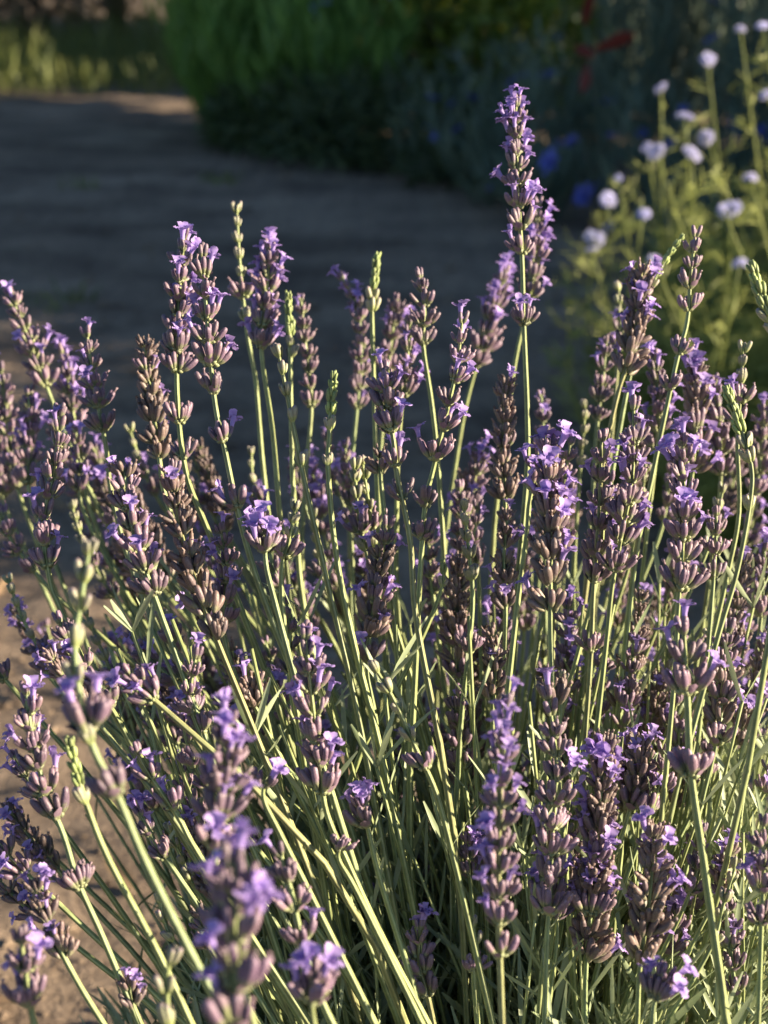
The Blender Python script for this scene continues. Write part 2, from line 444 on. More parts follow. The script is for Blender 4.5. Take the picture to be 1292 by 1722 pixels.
def make_blossoms():
    rr = random.Random(5); out = []; mm = 0.001
    for v in range(7):
        mb = MB()
        bend = rr.uniform(0.2, 0.6)
        pts = [Vector((0, 0, -1.0)) * mm, Vector((0, 0, 1.0)) * mm, Vector((0.3 * bend, 0, 2.6)) * mm, Vector((0.7 * bend, 0, 3.6)) * mm]
        tube(mb, pts, [0.7 * mm, 0.75 * mm, 1.0 * mm, 1.5 * mm], 8, col=(0.5, 0.5, 0), cap=False)
        # lobes: two upright (towards -x), three spreading (towards +x)
        for ang, tilt, L, wd in ((2.65, 0.25, 3.1, 3.0), (-2.65, 0.25, 3.1, 3.0), (0, 0.95, 2.6, 2.4), (1.15, 0.9, 2.1, 2.1), (-1.15, 0.9, 2.1, 2.1)):
            ang += rr.uniform(-0.2, 0.2); tilt += rr.uniform(-0.25, 0.3); L *= rr.uniform(0.85, 1.15); wd *= rr.uniform(0.9, 1.15)
            rad = Vector((math.cos(ang), math.sin(ang), 0)); side = Vector((-math.sin(ang), math.cos(ang), 0))
            p = pts[-1] + rad * 1.1 * mm - Vector((0, 0, 0.5 * mm)); d = (rad * math.sin(tilt) + Vector((0, 0, math.cos(tilt)))).normalized()
            vs = []; cs = []; segs = 5
            for i in range(segs + 1):
                t = i / segs; ww = wd * mm * (0.55 + 0.9 * t) * (1 if t < 0.6 else math.sqrt(max(0.02, 1 - ((t - 0.6) / 0.42) ** 2)))
                nrm = d.cross(side)
                for k in (-1, -0.4, 0.4, 1):
                    vs.append(p + side * ww * 0.5 * k + nrm * (0.25 * mm * (abs(k) > 0.5) * (1 if rr.random() < 0.7 else -1)) + Vector((rr.uniform(-1, 1), rr.uniform(-1, 1), rr.uniform(-1, 1))) * 0.22 * mm)
                    cs.append((t, 0.5, 0))
                d = (d + rad * rr.uniform(-0.1, 0.45) - Vector((0, 0, rr.uniform(0.0, 0.25)))).normalized(); p = p + d * (L * mm / segs)
            fs = [(i * 4 + k, i * 4 + k + 1, i * 4 + k + 5, i * 4 + k + 4) for i in range(segs) for k in range(3)]
            mb.add(vs, fs, cs)
        out.append(mb.mesh('blossom', M['petal']))
    return out


BLOSSOM = make_blossoms()

# ------------------------------------------------------------------ lavender: the bush
ROOT = Vector((0.08, 0.50, 0.0))
bush = obj('lavender_bush', None, None, ROOT, label='big lavender bush of violet flower spikes on thin green stems beside the dirt path', category='lavender')
NS = [0]


def stem(D, kind, spike, low=(), bloom=0.35, w=1.0, gap=1.0, lone=(), thick=1.0, seed=None, label=None, dD=0.0, tipkind=None, nfade=0):
    """spike: pixels tip..foot of the flower spike; low: pixels further down the stem; D: camera depth of the spike"""
    rr = random.Random(NS[0] * 31 + 5); NS[0] += 1
    pts = [px(x, y, D) for x, y in spike]
    ns = len(pts)
    pts += [px(x, y, D + dD * (i + 1) / max(1, len(low))) for i, (x, y) in enumerate(low)]
    # down to the crown of the bush
    e = pts[-1]; tdir = (pts[-1] - pts[-2]).normalized()
    dist = e.z
    root = Vector((ROOT.x + (e.x - ROOT.x) * 0.28 + rr.uniform(-0.03, 0.03), ROOT.y + (e.y - ROOT.y) * 0.3 + rr.uniform(-0.04, 0.04), 0.03))
    ch = (root - e).length
    def herm(t):
        m0 = tdir * ch * 0.9; m1 = (root - e) * 0.7 + Vector((0, 0, -0.1))
        return e * (2 * t ** 3 - 3 * t * t + 1) + m0 * (t ** 3 - 2 * t * t + t) + root * (-2 * t ** 3 + 3 * t * t) + m1 * (t ** 3 - t * t)
    line = catmull(pts, 6)
    if ch > 0.02:
        line += [herm(t / 9) for t in range(1, 10)]
    # slight wander
    ph = rr.uniform(0, 6)
    o0 = line[-1]
    acc = [0.0]
    for a, b in zip(line, line[1:]): acc.append(acc[-1] + (b - a).length)
    tot = acc[-1]
    spl = acc[(ns - 1) * 6]
    def at(s):
        for i in range(len(acc) - 1):
            if acc[i + 1] >= s:
                k = (s - acc[i]) / max(1e-9, acc[i + 1] - acc[i])
                return line[i].lerp(line[i + 1], k), (line[i] - line[i + 1]).normalized()
        return line[-1], (line[-2] - line[-1]).normalized()
    rad = []
    for s in acc:
        rad.append((0.00068 + 0.00042 * min(1, s / max(spl, 0.02)) + 0.00042 * min(1, max(0, s - spl) / 0.15)) * thick)
    mb = MB(); tube(mb, [p - o0 for p in line], rad, 8, 0.32)
    st = obj('flower_stem', mb.mesh('flower_stem', M['stem']), bush, o0 - ROOT)
    if label: st['label'] = label
    # whorls
    pos = []
    step = 0.0096 * gap * (0.8 if kind == 'd' else (0.62 if kind == 'g' else 1.0))
    s = 0.002
    first = True
    while s < spl + 0.001:
        pos.append((s, first)); fr = s / max(spl, 0.01)
        s += step * (0.62 + 0.5 * fr) * rr.uniform(0.85, 1.15); first = False
    for (lx, ly) in lone:
        q = px(lx, ly, D + 0.0); best = min(range(len(line)), key=lambda i: (line[i] - q).length)
        pos.append((acc[best] + rr.uniform(-0.002, 0.002), False))
    for s, isfirst in pos:
        fr = min(1.0, s / max(spl, 0.01))
        p, d = at(s)
        kk = kind
        if kind == 'g' and fr > 0.72: kk = 'y'
        if kind == 'y' and isfirst: kk = 'y'
        if kind == 'p' and fr < 0.12: kk = 't'
        if kind == 'p' and nfade and rr.random() < nfade: kk = 'd'
        if kind == 'y' and fr > 0.6 and rr.random() < 0.6: kk = 'p'
        if kind == 'd' and rr.random() < 0.15: kk = 'p'
        me, tips = rr.choice(WH[kk])
        sc = 1.2 * w * {'g': 0.6 + 0.5 * fr, 'y': 0.85 + 0.25 * fr, 't': 0.95}.get(kk, 0.72 + 0.46 * min(1, fr * 1.4)) * rr.uniform(0.9, 1.1)
        if s > spl + 0.004: sc *= 0.9
        lean = Vector((rr.uniform(-1, 1), rr.uniform(-1, 1), 0)) * 0.10
        q = frame((d + lean).normalized(), rr.uniform(0, 6.28))
        obj('bud_whorl', me, st, p - o0, q, sc)
        nb = bloom * (1.4 if 0.08 < fr < 0.8 else 0.8)
        if kk in 'gy': nb = 0
        for (tp, td) in rr.sample(tips, min(len(tips), 4)):
            if rr.random() < nb * 0.36:
                wp = q @ (tp * sc); wd = (q @ td).normalized()
                # upper lip towards the stem: local -x to the axis
                inward = -(wp - d * wp.dot(d)).normalized()
                z = (wd + Vector((0.1, -0.25, 0)) * 0.4).normalized(); x = (-inward - z * (-inward).dot(z)).normalized(); y = z.cross(x)
                qq = Matrix((x, y, z)).transposed().to_quaternion()
                obj('blossom', rr.choice(BLOSSOM), st, p - o0 + wp - wd * 0.0006, qq, w * rr.uniform(0.95, 1.3))
    return st


S = stem
# --- spikes standing clear against the dark path
S(.68, 'p', [(868, 172), (870, 300), (878, 432)], [(881, 545), (887, 700), (886, 800), (872, 960)], bloom=1.3, lone=[(881, 545)], label='tallest flower stem with many open blossoms')
S(.80, 'p', [(904, 342), (900, 420), (890, 500)], [(868, 600), (850, 720)], bloom=.6)
S(.86, 'p', [(850, 455), (830, 520), (800, 620)], [(780, 700), (760, 820)], bloom=.7, w=1.15)
S(.66, 'p', [(310, 394), (300, 520), (298, 660)], [(312, 790), (345, 880), (400, 1010)], bloom=.45, lone=[(303, 705), (310, 775)], w=1.05)
S(.63, 'p', [(341, 425), (350, 560), (362, 680)], [(378, 755), (405, 880), (445, 1010), (520, 1200)], bloom=.5, lone=[(377, 745), (392, 870)], w=1.1, gap=1.15)
S(.76, 'y', [(398, 350), (404, 450), (416, 560)], [(430, 640), (440, 760)], gap=1.15, w=1.0)
S(.73, 'p', [(455, 418), (448, 500), (440, 590)], [(458, 720), (470, 860)], bloom=1.6, w=1.15)
S(.72, 'g', [(485, 500), (488, 560), (489, 610)], [(489, 660), (492, 800)], label='thin stem tipped with a bright green unopened spike')
S(.78, 'p', [(506, 500), (514, 580), (524, 680)], [(515, 790), (508, 900)], bloom=.1, w=.85)
S(.74, 'g', [(634, 434), (628, 480), (626, 530)], [(628, 620), (632, 760)], lone=[(628, 600)], label='bright green unopened spike standing above its neighbours')
S(.83, 'p', [(574, 465), (598, 508), (608, 580), (600, 690)], [(590, 800), (588, 900)], bloom=.35, w=.9)
S(.84, 'p', [(668, 502), (660, 560), (650, 640)], [(640, 760)], bloom=.6)
S(.71, 'p', [(706, 462), (714, 520), (712, 582)], [(725, 670), (735, 760), (745, 900)], bloom=.15, w=1.0)
S(.75, 'p', [(690, 540), (684, 620), (675, 690)], [(668, 800)], bloom=.4, w=.9)
S(.63, 'g', [(561, 634), (557, 690), (555, 728)], [(552, 790), (565, 930), (595, 1080), (635, 1240), (680, 1450)], lone=[(552, 778)], label='short lime green bud spike on a long bare stem')
S(.62, 'p', [(645, 620), (650, 680), (662, 742)], [(668, 800), (690, 910), (700, 1040), (740, 1250)], bloom=1.3, lone=[(662, 775), (668, 830)], w=1.1)
S(.64, 'p', [(778, 536), (768, 620), (750, 700), (728, 792)], [(715, 850), (706, 980), (700, 1100), (690, 1300)], bloom=.5, lone=[(715, 845), (706, 905)], gap=1.25)
S(.63, 'y', [(468, 592), (482, 660), (497, 735)], [(508, 790), (535, 910), (570, 1060), (600, 1190), (640, 1400)], lone=[(510, 795)], gap=1.2, w=1.05)
S(.69, 'd', [(850, 642), (848, 740), (850, 862)], [(850, 930), (850, 1100)], bloom=.12, w=.95, label='faded brown flower spike packed with dry calyces')
S(.80, 'p', [(910, 662), (914, 720), (916, 790)], [(918, 900)], bloom=.1, w=.8)
S(.60, 'd', [(924, 752), (926, 860), (926, 1052)], [(930, 1160), (940, 1300)], bloom=1.0, w=1.2, gap=1.25, lone=[(926, 1180)], label='fattest flower spike, crowded brown calyces with violet blossoms')
S(.62, 'p', [(908, 760), (900, 800), (890, 850)], [(886, 900), (870, 1020), (850, 1200)], bloom=.6, w=1.0)
S(.70, 'd', [(1080, 452), (1072, 540), (1052, 622)], [(1040, 660), (1018, 760), (1000, 880)], bloom=.8, w=1.1)
S(.71, 'g', [(1146, 400), (1118, 440), (1096, 480)], [(1080, 530), (1050, 680)], w=.75)
S(.67, 'p', [(1170, 392), (1162, 460), (1156, 540)], [(1140, 600), (1118, 700), (1095, 810), (1070, 930), (1050, 1100)], bloom=.0, w=.9, lone=[(1145, 585), (1130, 640)], gap=1.0)
S(.82, 'y', [(1040, 482), (1044, 540), (1040, 600)], [(1030, 720)], w=.9)
S(.78, 'p', [(1020, 572), (1014, 640), (1004, 720)], [(995, 860)], bloom=.1, w=.85)
S(.80, 'y', [(985, 680), (980, 740), (975, 800)], [(968, 900)], w=.9)
S(.58, 'g', [(1268, 455), (1285, 510), (1305, 560)], [(1325, 640), (1330, 800), (1290, 1100)], w=1.15, label='lime green unopened spike leaning outward')
S(.68, 'y', [(1250, 585), (1246, 660), (1240, 735)], [(1243, 860), (1225, 960), (1195, 1090)], w=1.0)
S(.63, 'g', [(1224, 660), (1246, 720), (1263, 782)], [(1262, 840), (1240, 960), (1205, 1080), (1140, 1320)], lone=[(1262, 850)], w=1.05)
S(.73, 'p', [(1168, 600), (1172, 690), (1164, 800)], [(1150, 900), (1130, 1050)], bloom=1.0, w=1.15, nfade=.4)
S(.61, 'p', [(1148, 742), (1150, 880), (1140, 1032)], [(1136, 1120), (1120, 1300)], bloom=.45, w=1.2, gap=1.15)
S(.63, 'p', [(1066, 682), (1064, 800), (1046, 900), (1030, 985)], [(1020, 1080), (1000, 1260)], bloom=.9, w=1.1, gap=1.1)
S(.64, 'p', [(1012, 735), (1008, 850), (998, 1000)], [(994, 1100), (985, 1230), (975, 1400)], bloom=.2, w=1.0, lone=[(995, 1098)], gap=1.25)
S(.70, 'p', [(960, 742), (950, 800), (940, 850)], [(935, 960)], bloom=.3, w=.8)
# --- left flank
S(.80, 'p', [(16, 492), (48, 570), (82, 660)], [(130, 780), (190, 900)], bloom=.45, w=1.1)
S(.70, 'p', [(146, 560), (156, 630), (178, 750)], [(188, 830), (220, 950), (280, 1080)], bloom=.4, w=.95, gap=1.1)
S(.82, 'p', [(105, 590), (118, 660), (130, 740)], [(150, 850), (200, 980)], bloom=1.1, w=1.05)
S(.84, 'p', [(2, 620), (14, 720), (30, 820)], [(80, 960)], bloom=.5, w=1.1)
S(.80, 'p', [(48, 660), (52, 740), (50, 830)], [(90, 940)], bloom=.9, w=1.1)
S(.86, 'p', [(-6, 700), (0, 760), (6, 840)], [(60, 960)], bloom=.7, w=1.1)
S(.61, 'p', [(102, 692), (92, 790), (74, 880), (84, 975)], [(100, 1020), (150, 1130), (240, 1280)], bloom=.35, w=1.0)
S(.76, 'p', [(132, 720), (136, 790), (138, 850)], [(180, 940), (250, 1060)], bloom=.9, w=1.0)
S(.69, 'd', [(244, 580), (252, 650), (268, 770)], [(280, 840), (330, 980)], bloom=.35, w=1.0)
S(.60, 'p', [(208, 790), (226, 900), (270, 1030)], [(292, 1090), (335, 1210), (390, 1370)], bloom=.7, w=1.1, nfade=.25, gap=1.05)
S(.61, 'd', [(288, 790), (306, 900), (340, 1010), (378, 1108)], [(420, 1210), (480, 1360)], bloom=.3, w=1.1, gap=1.25)
S(.64, 'p', [(372, 890), (382, 960), (376, 1060)], [(400, 1150), (450, 1290)], bloom=.5, w=.95)
S(.60, 'p', [(448, 890), (447, 945)], [(462, 1010), (500, 1150), (560, 1340)], bloom=1.4, w=1.15)
S(.62, 'y', [(498, 850), (486, 910), (474, 960)], [(478, 1050), (500, 1200)], bloom=.2, w=.95)
S(.66, 'p', [(482, 1010), (488, 1070), (486, 1130)], [(500, 1230)], bloom=.2, w=.8)
S(.45, 'y', [(150, 922), (138, 1000), (126, 1100), (150, 1240)], [(198, 1340), (245, 1450), (330, 1620), (420, 1780)], w=1.1, lone=[(170, 1262), (198, 1330)], gap=1.45, thick=1.05, label='out of focus pale young spike leaning toward the path')
S(.60, 'p', [(98, 1040), (130, 1110), (190, 1196)], [(230, 1270), (320, 1430), (420, 1580)], bloom=.5, w=.95)
S(.56, 'p', [(44, 1160), (56, 1250), (80, 1340), (106, 1402)], [(132, 1485), (170, 1570), (225, 1700)], bloom=.5, w=1.05, lone=[(132, 1485)], gap=1.05)
S(.52, 'g', [(118, 1252), (130, 1300), (148, 1360)], [(185, 1450), (265, 1600), (330, 1740)], w=.95)
S(.58, 'p', [(228, 1262), (256, 1310), (300, 1374)], [(330, 1430), (420, 1570), (520, 1722)], bloom=1.0, w=.95, gap=1.6)
S(.46, 'p', [(385, 1212), (376, 1320), (362, 1420)], [(372, 1520), (420, 1700)], bloom=1.2, w=1.0, gap=1.05)
S(.385, 'p', [(392, 1450), (396, 1590), (400, 1720)], [(430, 1850)], bloom=.8, w=1.2, gap=.85, label='blurred fat flower spike right by the lens')
S(.50, 'p', [(470, 1430), (490, 1500), (508, 1580)], [(540, 1680), (600, 1800)], bloom=.2, w=.95, gap=1.3)
S(.45, 'p', [(536, 1640), (525, 1700)], [(545, 1790)], bloom=1.2, w=1.05)
S(.55, 'd', [(58, 1492), (80, 1550), (116, 1625)], [(160, 1700), (220, 1790)], bloom=.7, w=.9)
S(.47, 'p', [(34, 1575), (44, 1640), (58, 1722)], [(90, 1800)], bloom=.5, w=1.0, gap=1.2)
S(.45, 'y', [(286, 1610), (280, 1660), (286, 1730)], [(310, 1800)], w=1.1, gap=1.2)
S(.56, 'd', [(216, 1652), (228, 1700)], [(260, 1770)], bloom=.9, w=.8)
# --- middle of the bush
S(.65, 'p', [(652, 882), (636, 980), (618, 1110)], [(630, 1200), (660, 1400)], bloom=.45, w=1.05, nfade=.35, gap=.9)
S(.57, 'y', [(630, 1122), (664, 1180), (700, 1260), (733, 1332)], [(762, 1440), (800, 1600), (835, 1750)], w=.95, gap=1.3)
S(.57, 'p', [(514, 1066), (524, 1170), (538, 1280), (548, 1362)], [(580, 1440), (640, 1570), (720, 1722)], bloom=.75, w=1.15, gap=1.1)
S(.62, 'd', [(425, 1150), (428, 1185)], [(470, 1270), (550, 1430)], bloom=.3, w=1.05)
S(.66, 'g', [(745, 945), (744, 985)], [(720, 1050), (664, 1165), (610, 1260)], w=.7)
S(.66, 'y', [(780, 850), (788, 920), (795, 1000)], [(790, 1080), (775, 1220), (765, 1400)], bloom=.3, w=1.05, lone=[(784, 1105)])
S(.69, 'd', [(772, 950), (768, 1040), (772, 1132)], [(775, 1250)], bloom=.25, w=1.1, gap=.85)
S(.70, 'd', [(790, 1172), (786, 1260), (790, 1350)], [(795, 1480)], bloom=.12, w=1.25, gap=.85)
S(.75, 'p', [(842, 990), (836, 1060), (828, 1130)], [(828, 1250)], bloom=1.0, w=1.0)
S(.78, 'p', [(580, 748), (586, 810), (590, 880)], [(595, 980)], bloom=.5, w=1.0)
S(.78, 'p', [(812, 748), (800, 800), (790, 860)], [(785, 960)], bloom=.8, w=.95)
S(.58, 'p', [(606, 1350), (618, 1390)], [(640, 1480), (690, 1640)], bloom=1.6, w=1.0)
S(.56, 'p', [(574, 1420), (570, 1445)], [(595, 1490), (650, 1600), (710, 1722)], bloom=.2, w=1.0)
S(.55, 'p', [(446, 1312), (444, 1345)], [(470, 1400), (540, 1540), (620, 1700)], bloom=1.3, w=.95)
S(.60, 'p', [(330, 1100), (320, 1180), (345, 1250)], [(380, 1330), (450, 1480)], bloom=.8, w=.9)
S(.68, 'p', [(455, 1130), (470, 1180), (490, 1230)], [(520, 1330)], bloom=1.0, w=.9)
S(.66, 'd', [(640, 760), (640, 800)], [(650, 900)], bloom=.3, w=.8)
# --- right flank
S(.64, 'p', [(1224, 1056), (1216, 1150), (1204, 1252)], [(1185, 1330), (1150, 1480)], bloom=.55, w=1.1, nfade=.2, gap=1.1)
S(.55, 'p', [(1150, 1058), (1152, 1110), (1156, 1178)], [(1162, 1300), (1185, 1460), (1222, 1722)], bloom=.8, w=1.25, lone=[(1162, 1296)], gap=1.5, thick=1.3)
S(.67, 'p', [(1066, 1074), (1060, 1150), (1048, 1232)], [(1040, 1330), (1030, 1480)], bloom=.3, w=.9, gap=1.05)
S(.59, 'd', [(1018, 1250), (1004, 1420), (986, 1622)], [(984, 1722)], bloom=.95, w=1.15, gap=1.0)
S(.63, 'd', [(1070, 1250), (1062, 1300), (1052, 1370)], [(1040, 1480)], bloom=.8, w=1.05)
S(.57, 'p', [(922, 1168), (936, 1290), (928, 1420), (922, 1560)], [(918, 1650), (915, 1760)], bloom=.5, w=1.1, gap=1.15)
S(.50, 'p', [(852, 1180), (842, 1330), (838, 1480), (842, 1640)], [(846, 1760)], bloom=.75, w=.95, gap=1.0)
S(.57, 'd', [(1100, 1402), (1094, 1500), (1076, 1630)], [(1072, 1722)], bloom=.45, w=1.15, gap=1.05)
S(.52, 'p', [(1120, 1640), (1100, 1690)], [(1095, 1790)], bloom=.9, w=1.0)
S(.55, 'p', [(1284, 1380), (1284, 1470), (1280, 1570)], [(1275, 1722)], bloom=.2, w=.9, gap=1.2)
S(.60, 'p', [(1212, 1470), (1226, 1580), (1240, 1700)], [(1246, 1800)], bloom=.3, w=.85, gap=1.0)
S(.72, 'p', [(1286, 920), (1284, 980), (1280, 1040)], [(1260, 1180)], bloom=.6, w=.95)
S(.66, 'p', [(1205, 860), (1203, 930), (1198, 1000)], [(1190, 1100)], bloom=.1, w=.9, gap=1.3)
S(.76, 'p', [(1200, 640), (1210, 720), (1212, 810)], [(1200, 920)], bloom=.6, w=1.0)
S(.78, 'p', [(1285, 690), (1280, 760), (1270, 830)], [(1240, 960)], bloom=.4, w=1.0)
S(.75, 'p', [(1100, 600), (1108, 680), (1104, 760)], [(1090, 880)], bloom=.9, w=1.05)
# --- the crowd behind and between
RF = random.Random(21)
for i in range(80):
    x = RF.uniform(-30, 1320); t = (x - 646) / 646
    D = RF.uniform(.66, .90)
    y0 = 690 + 170 * abs(t) * RF.random() + RF.uniform(0, 420) - (D - .7) * 300
    L = RF.uniform(110, 210) * .66 / D
    lean = (x - 830) / 900
    pts = [(x, y0), (x - lean * L * .25 + RF.uniform(-8, 8), y0 + L * .5), (x - lean * L * .6, y0 + L)]
    low = [(x - lean * (L * .8 + 90), y0 + L + 110), (x - lean * (L + 250), y0 + L + 260)]
    S(D, RF.choice('pppddy'), pts, low, bloom=RF.choice((.15, .4, .8, 1.1)), w=RF.uniform(.8, 1.05), gap=RF.uniform(.9, 1.3))


for i in range(92):     # lower, shorter stems inside the bush
    x = RF.uniform(250, 1330); D = RF.uniform(.58, .78)
    y0 = RF.uniform(1080, 1560) - (D - .6) * 400; L = RF.uniform(60, 150); lean = (x - 850) / 900
    S(D, RF.choice('pppdy'), [(x, y0), (x - lean * L * .3 + RF.uniform(-8, 8), y0 + L * .5), (x - lean * L * .7, y0 + L)], [(x - lean * (L + 120), y0 + L + 120)],
      bloom=RF.choice((.1, .3, .9)), w=RF.uniform(.75, 1.0), gap=RF.uniform(.9, 1.3))


for i in range(11):     # stems splaying out low over the path
    x = RF.uniform(-60, 260); D = RF.uniform(.56, .74); y0 = RF.uniform(1000, 1480); L = RF.uniform(60, 130); k = RF.uniform(.55, 1.15)
    S(D, RF.choice('ppdy'), [(x, y0), (x + L * .45 * k, y0 + L * .5), (x + L * k, y0 + L)], [(x + (L + 150) * k, y0 + L + 130)],
      bloom=RF.choice((.1, .4, .9)), w=RF.uniform(.75, .95), gap=RF.uniform(1.0, 1.4))


# --- narrow leaves round the foot of the bush
def build_leaves():
    rr = random.Random(9)
    me = []
    for v in range(6):
        mb = MB(); L = 0.036 * rr.uniform(0.85, 1.2)
        ribbon(mb, Vector((0, 0, 0)), Vector((0.25 * rr.uniform(-1, 1), 0.1, 1)), L, 0.0025, rr.uniform(-0.5, 0.4), 5, rr.random(), side=Vector((1, 0, 0)), fold=-0.16, tipw=0.3)
        me.append(mb)
    meshes = [m.mesh('leaf', M['leaf']) for m in me]
    items = []; shoots = MB()
    for i in range(640):
        a = rr.uniform(0, 2 * math.pi); q = rr.random() ** 0.55
        cx, cy = 0.11 + 0.28 * q * math.cos(a), 0.56 + 0.2 * q * math.sin(a)
        top = 0.06 + 0.33 * math.sqrt(max(0.02, 1 - q * q * 0.92)) * rr.uniform(0.72, 1.08)
        lean = Vector(((cx - 0.1) * 1.6, (cy - 0.55) * 1.6, 1)).normalized()
        lean = (lean + Vector((rr.uniform(-1, 1), rr.uniform(-1, 1), 0)) * 0.22).normalized()
        tip = Vector((cx, cy, top)); ln = rr.uniform(0.06, 0.12); base = tip - lean * ln
        tube(shoots, [base - lean * 0.04, base, tip], [0.0011, 0.001, 0.0006], 5)
        k = rr.randint(4, 7)
        for j in range(k):
            p = base.lerp(tip, (j + 0.6) / k)
            az = rr.uniform(0, 3.14)
            for s in (0, math.pi):
                spread = 0.75 - 0.5 * (j / k) + rr.uniform(-0.2, 0.2)
                o = frame(lean) @ Vector((math.cos(az + s), math.sin(az + s), 0))
                d = (lean + o * math.tan(min(1.2, spread))).normalized()
                items.append((p, d, rr.uniform(0, 6.28) * 0.3 + az, rr.uniform(0.75, 1.2) * (0.75 + 0.5 * (1 - j / k)), rr.randrange(6)))
    def vis(it):
        v = it[0] - CAM; dd = v.dot(FWD); sx = v.x / dd / K; sy = v.dot(UPV) / dd / K
        inside = abs(sx) < 0.75 and sy > -1.0
        return (0 if inside else 1, -it[0].z * 2 + it[0].y)
    items.sort(key=vis)
    for p, d, sp, sc, v in items[:290]:
        obj('leaf', meshes[v], bush, p - ROOT, frame(d, sp), sc)
    rest = MB()
    for p, d, sp, sc, v in items[290:]:
        q = frame(d, sp); s = me[v]
        rest.add([p - ROOT + (q @ (Vector(u) * sc)) for u in s.v], s.f, s.c)
    obj('foliage', rest.mesh('foliage', M['leaf']), bush, kind='stuff')
    obj('leafy_shoots', shoots.mesh('leafy_shoots', M['stem']), bush, -ROOT, kind='stuff')


build_leaves()


def build_thicket():
    rr = random.Random(77); mb = MB()
    for i in range(230):
        x = rr.uniform(150, 1330); D = rr.uniform(.6, .86); tip = px(x, rr.uniform(1040, 1520) - (D - .6) * 500, D)
        root = ROOT + Vector(((tip.x - ROOT.x) * .3 + rr.uniform(-.04, .04), (tip.y - ROOT.y) * .35 + rr.uniform(-.04, .04), .03))
        mid = root.lerp(tip, .5) + Vector((rr.uniform(-.02, .02), rr.uniform(-.02, .02), .02))
        ln = [p - ROOT for p in catmull([root, mid, tip], 5)]
        tube(mb, ln, [.0013 - .0005 * k / 10 for k in range(len(ln))], 8, .3, rnd=rr.random())
        for j in range(3):
            k = rr.randint(5, 10); a = rr.uniform(0, 6.3)
            for sgn in (1, -1):
                ribbon(mb, ln[k], Vector((sgn * math.cos(a), sgn * math.sin(a), rr.uniform(1.2, 2.4))), rr.uniform(.018, .04), .0026, rr.uniform(-.2, .4), 4, fold=-.15, tipw=.3, mi=1)
    obj('bare_stems', mb.mesh('bare_stems', M['stem'], M['leaf']), bush, kind='stuff')


build_thicket()


# ------------------------------------------------------------------ plants of the flower bed behind
def leaf_blob(mb, c, rx, ry, rz, n, ln, wd, rr, shell=0.5, up=0.5):
    c = Vector(c)
    for i in range(n):
        v = Vector((rr.gauss(0, 1), rr.gauss(0, 1), rr.gauss(0, 1))).normalized()
        k = shell + (1 - shell) * rr.random()
        lump = 1 + 0.28 * noise.noise(v * 2.3 + c * 1.7)
        p = c + Vector((v.x * rx, v.y * ry, v.z * rz)) * k * lump
        d = (v + Vector((rr.uniform(-1, 1), rr.uniform(-1, 1), rr.uniform(-0.6, 1) + up))).normalized()
        ribbon(mb, p, d, ln * rr.uniform(0.6, 1.3), wd * rr.uniform(0.7, 1.3), rr.uniform(0, 0.6), 2, rr.random(), fold=0.15, tipw=0.1)


def head_mesh(name, m, r, n, rr, kind):
    mb = MB()
    if kind == 'ball':
        for i in range(n):
            z = 1 - 1.35 * (i + 0.5) / n; a = i * 2.4; s = math.sqrt(max(0, 1 - z * z))
            v = Vector((s * math.cos(a), s * math.sin(a), z))
            if rr.random() < 0.12: continue
            v = v * rr.uniform(0.8, 1.12); v.z *= 0.78
            for k in range(4):
                a2 = k * 1.57 + i; t = v.orthogonal().normalized()
                o = Quaternion(v, a2) @ t
                ribbon(mb, v * r * 0.72, (v * 0.75 + o * 0.7), r * 0.5, r * 0.26, 0, 2, rr.random(), side=v.cross(o).normalized(), tipw=0.5)
    else:
        for i in range(n):
            a = i * 2 * math.pi / n + rr.uniform(-0.15, 0.15); el = rr.uniform(0.15, 0.7)
            d = Vector((math.cos(a) * math.cos(el), math.sin(a) * math.cos(el), math.sin(el)))
            ribbon(mb, d * r * 0.15, d, r * rr.uniform(0.8, 1.1), r * 0.42, 0.2, 3, rr.random(), side=Vector((-math.sin(a), math.cos(a), 0)), tipw=0.75, fold=0.2)
        for i in range(8):
            d = Vector((rr.uniform(-.5, .5), rr.uniform(-.5, .5), 1))
            ribbon(mb, Vector((0, 0, 0)), d, r * 0.6, r * 0.12, 0, 2, rr.random())
    return mb.mesh(name, m)


HR = random.Random(2)
H_GILIA = [head_mesh('gilia_head', M['gilia'], 0.0145, 34, HR, 'ball') for _ in range(3)]
H_KNOB = [head_mesh('green_head', M['g_gilia'], 0.010, 22, HR, 'ball') for _ in range(2)]
H_CORN = [head_mesh('cornflower_head', M['corn'], 0.023, 11, HR, 'ray') for _ in range(3)]
H_MIST = [head_mesh('mist_flower', M['mist'], 0.02, 8, HR, 'ray') for _ in range(3)]


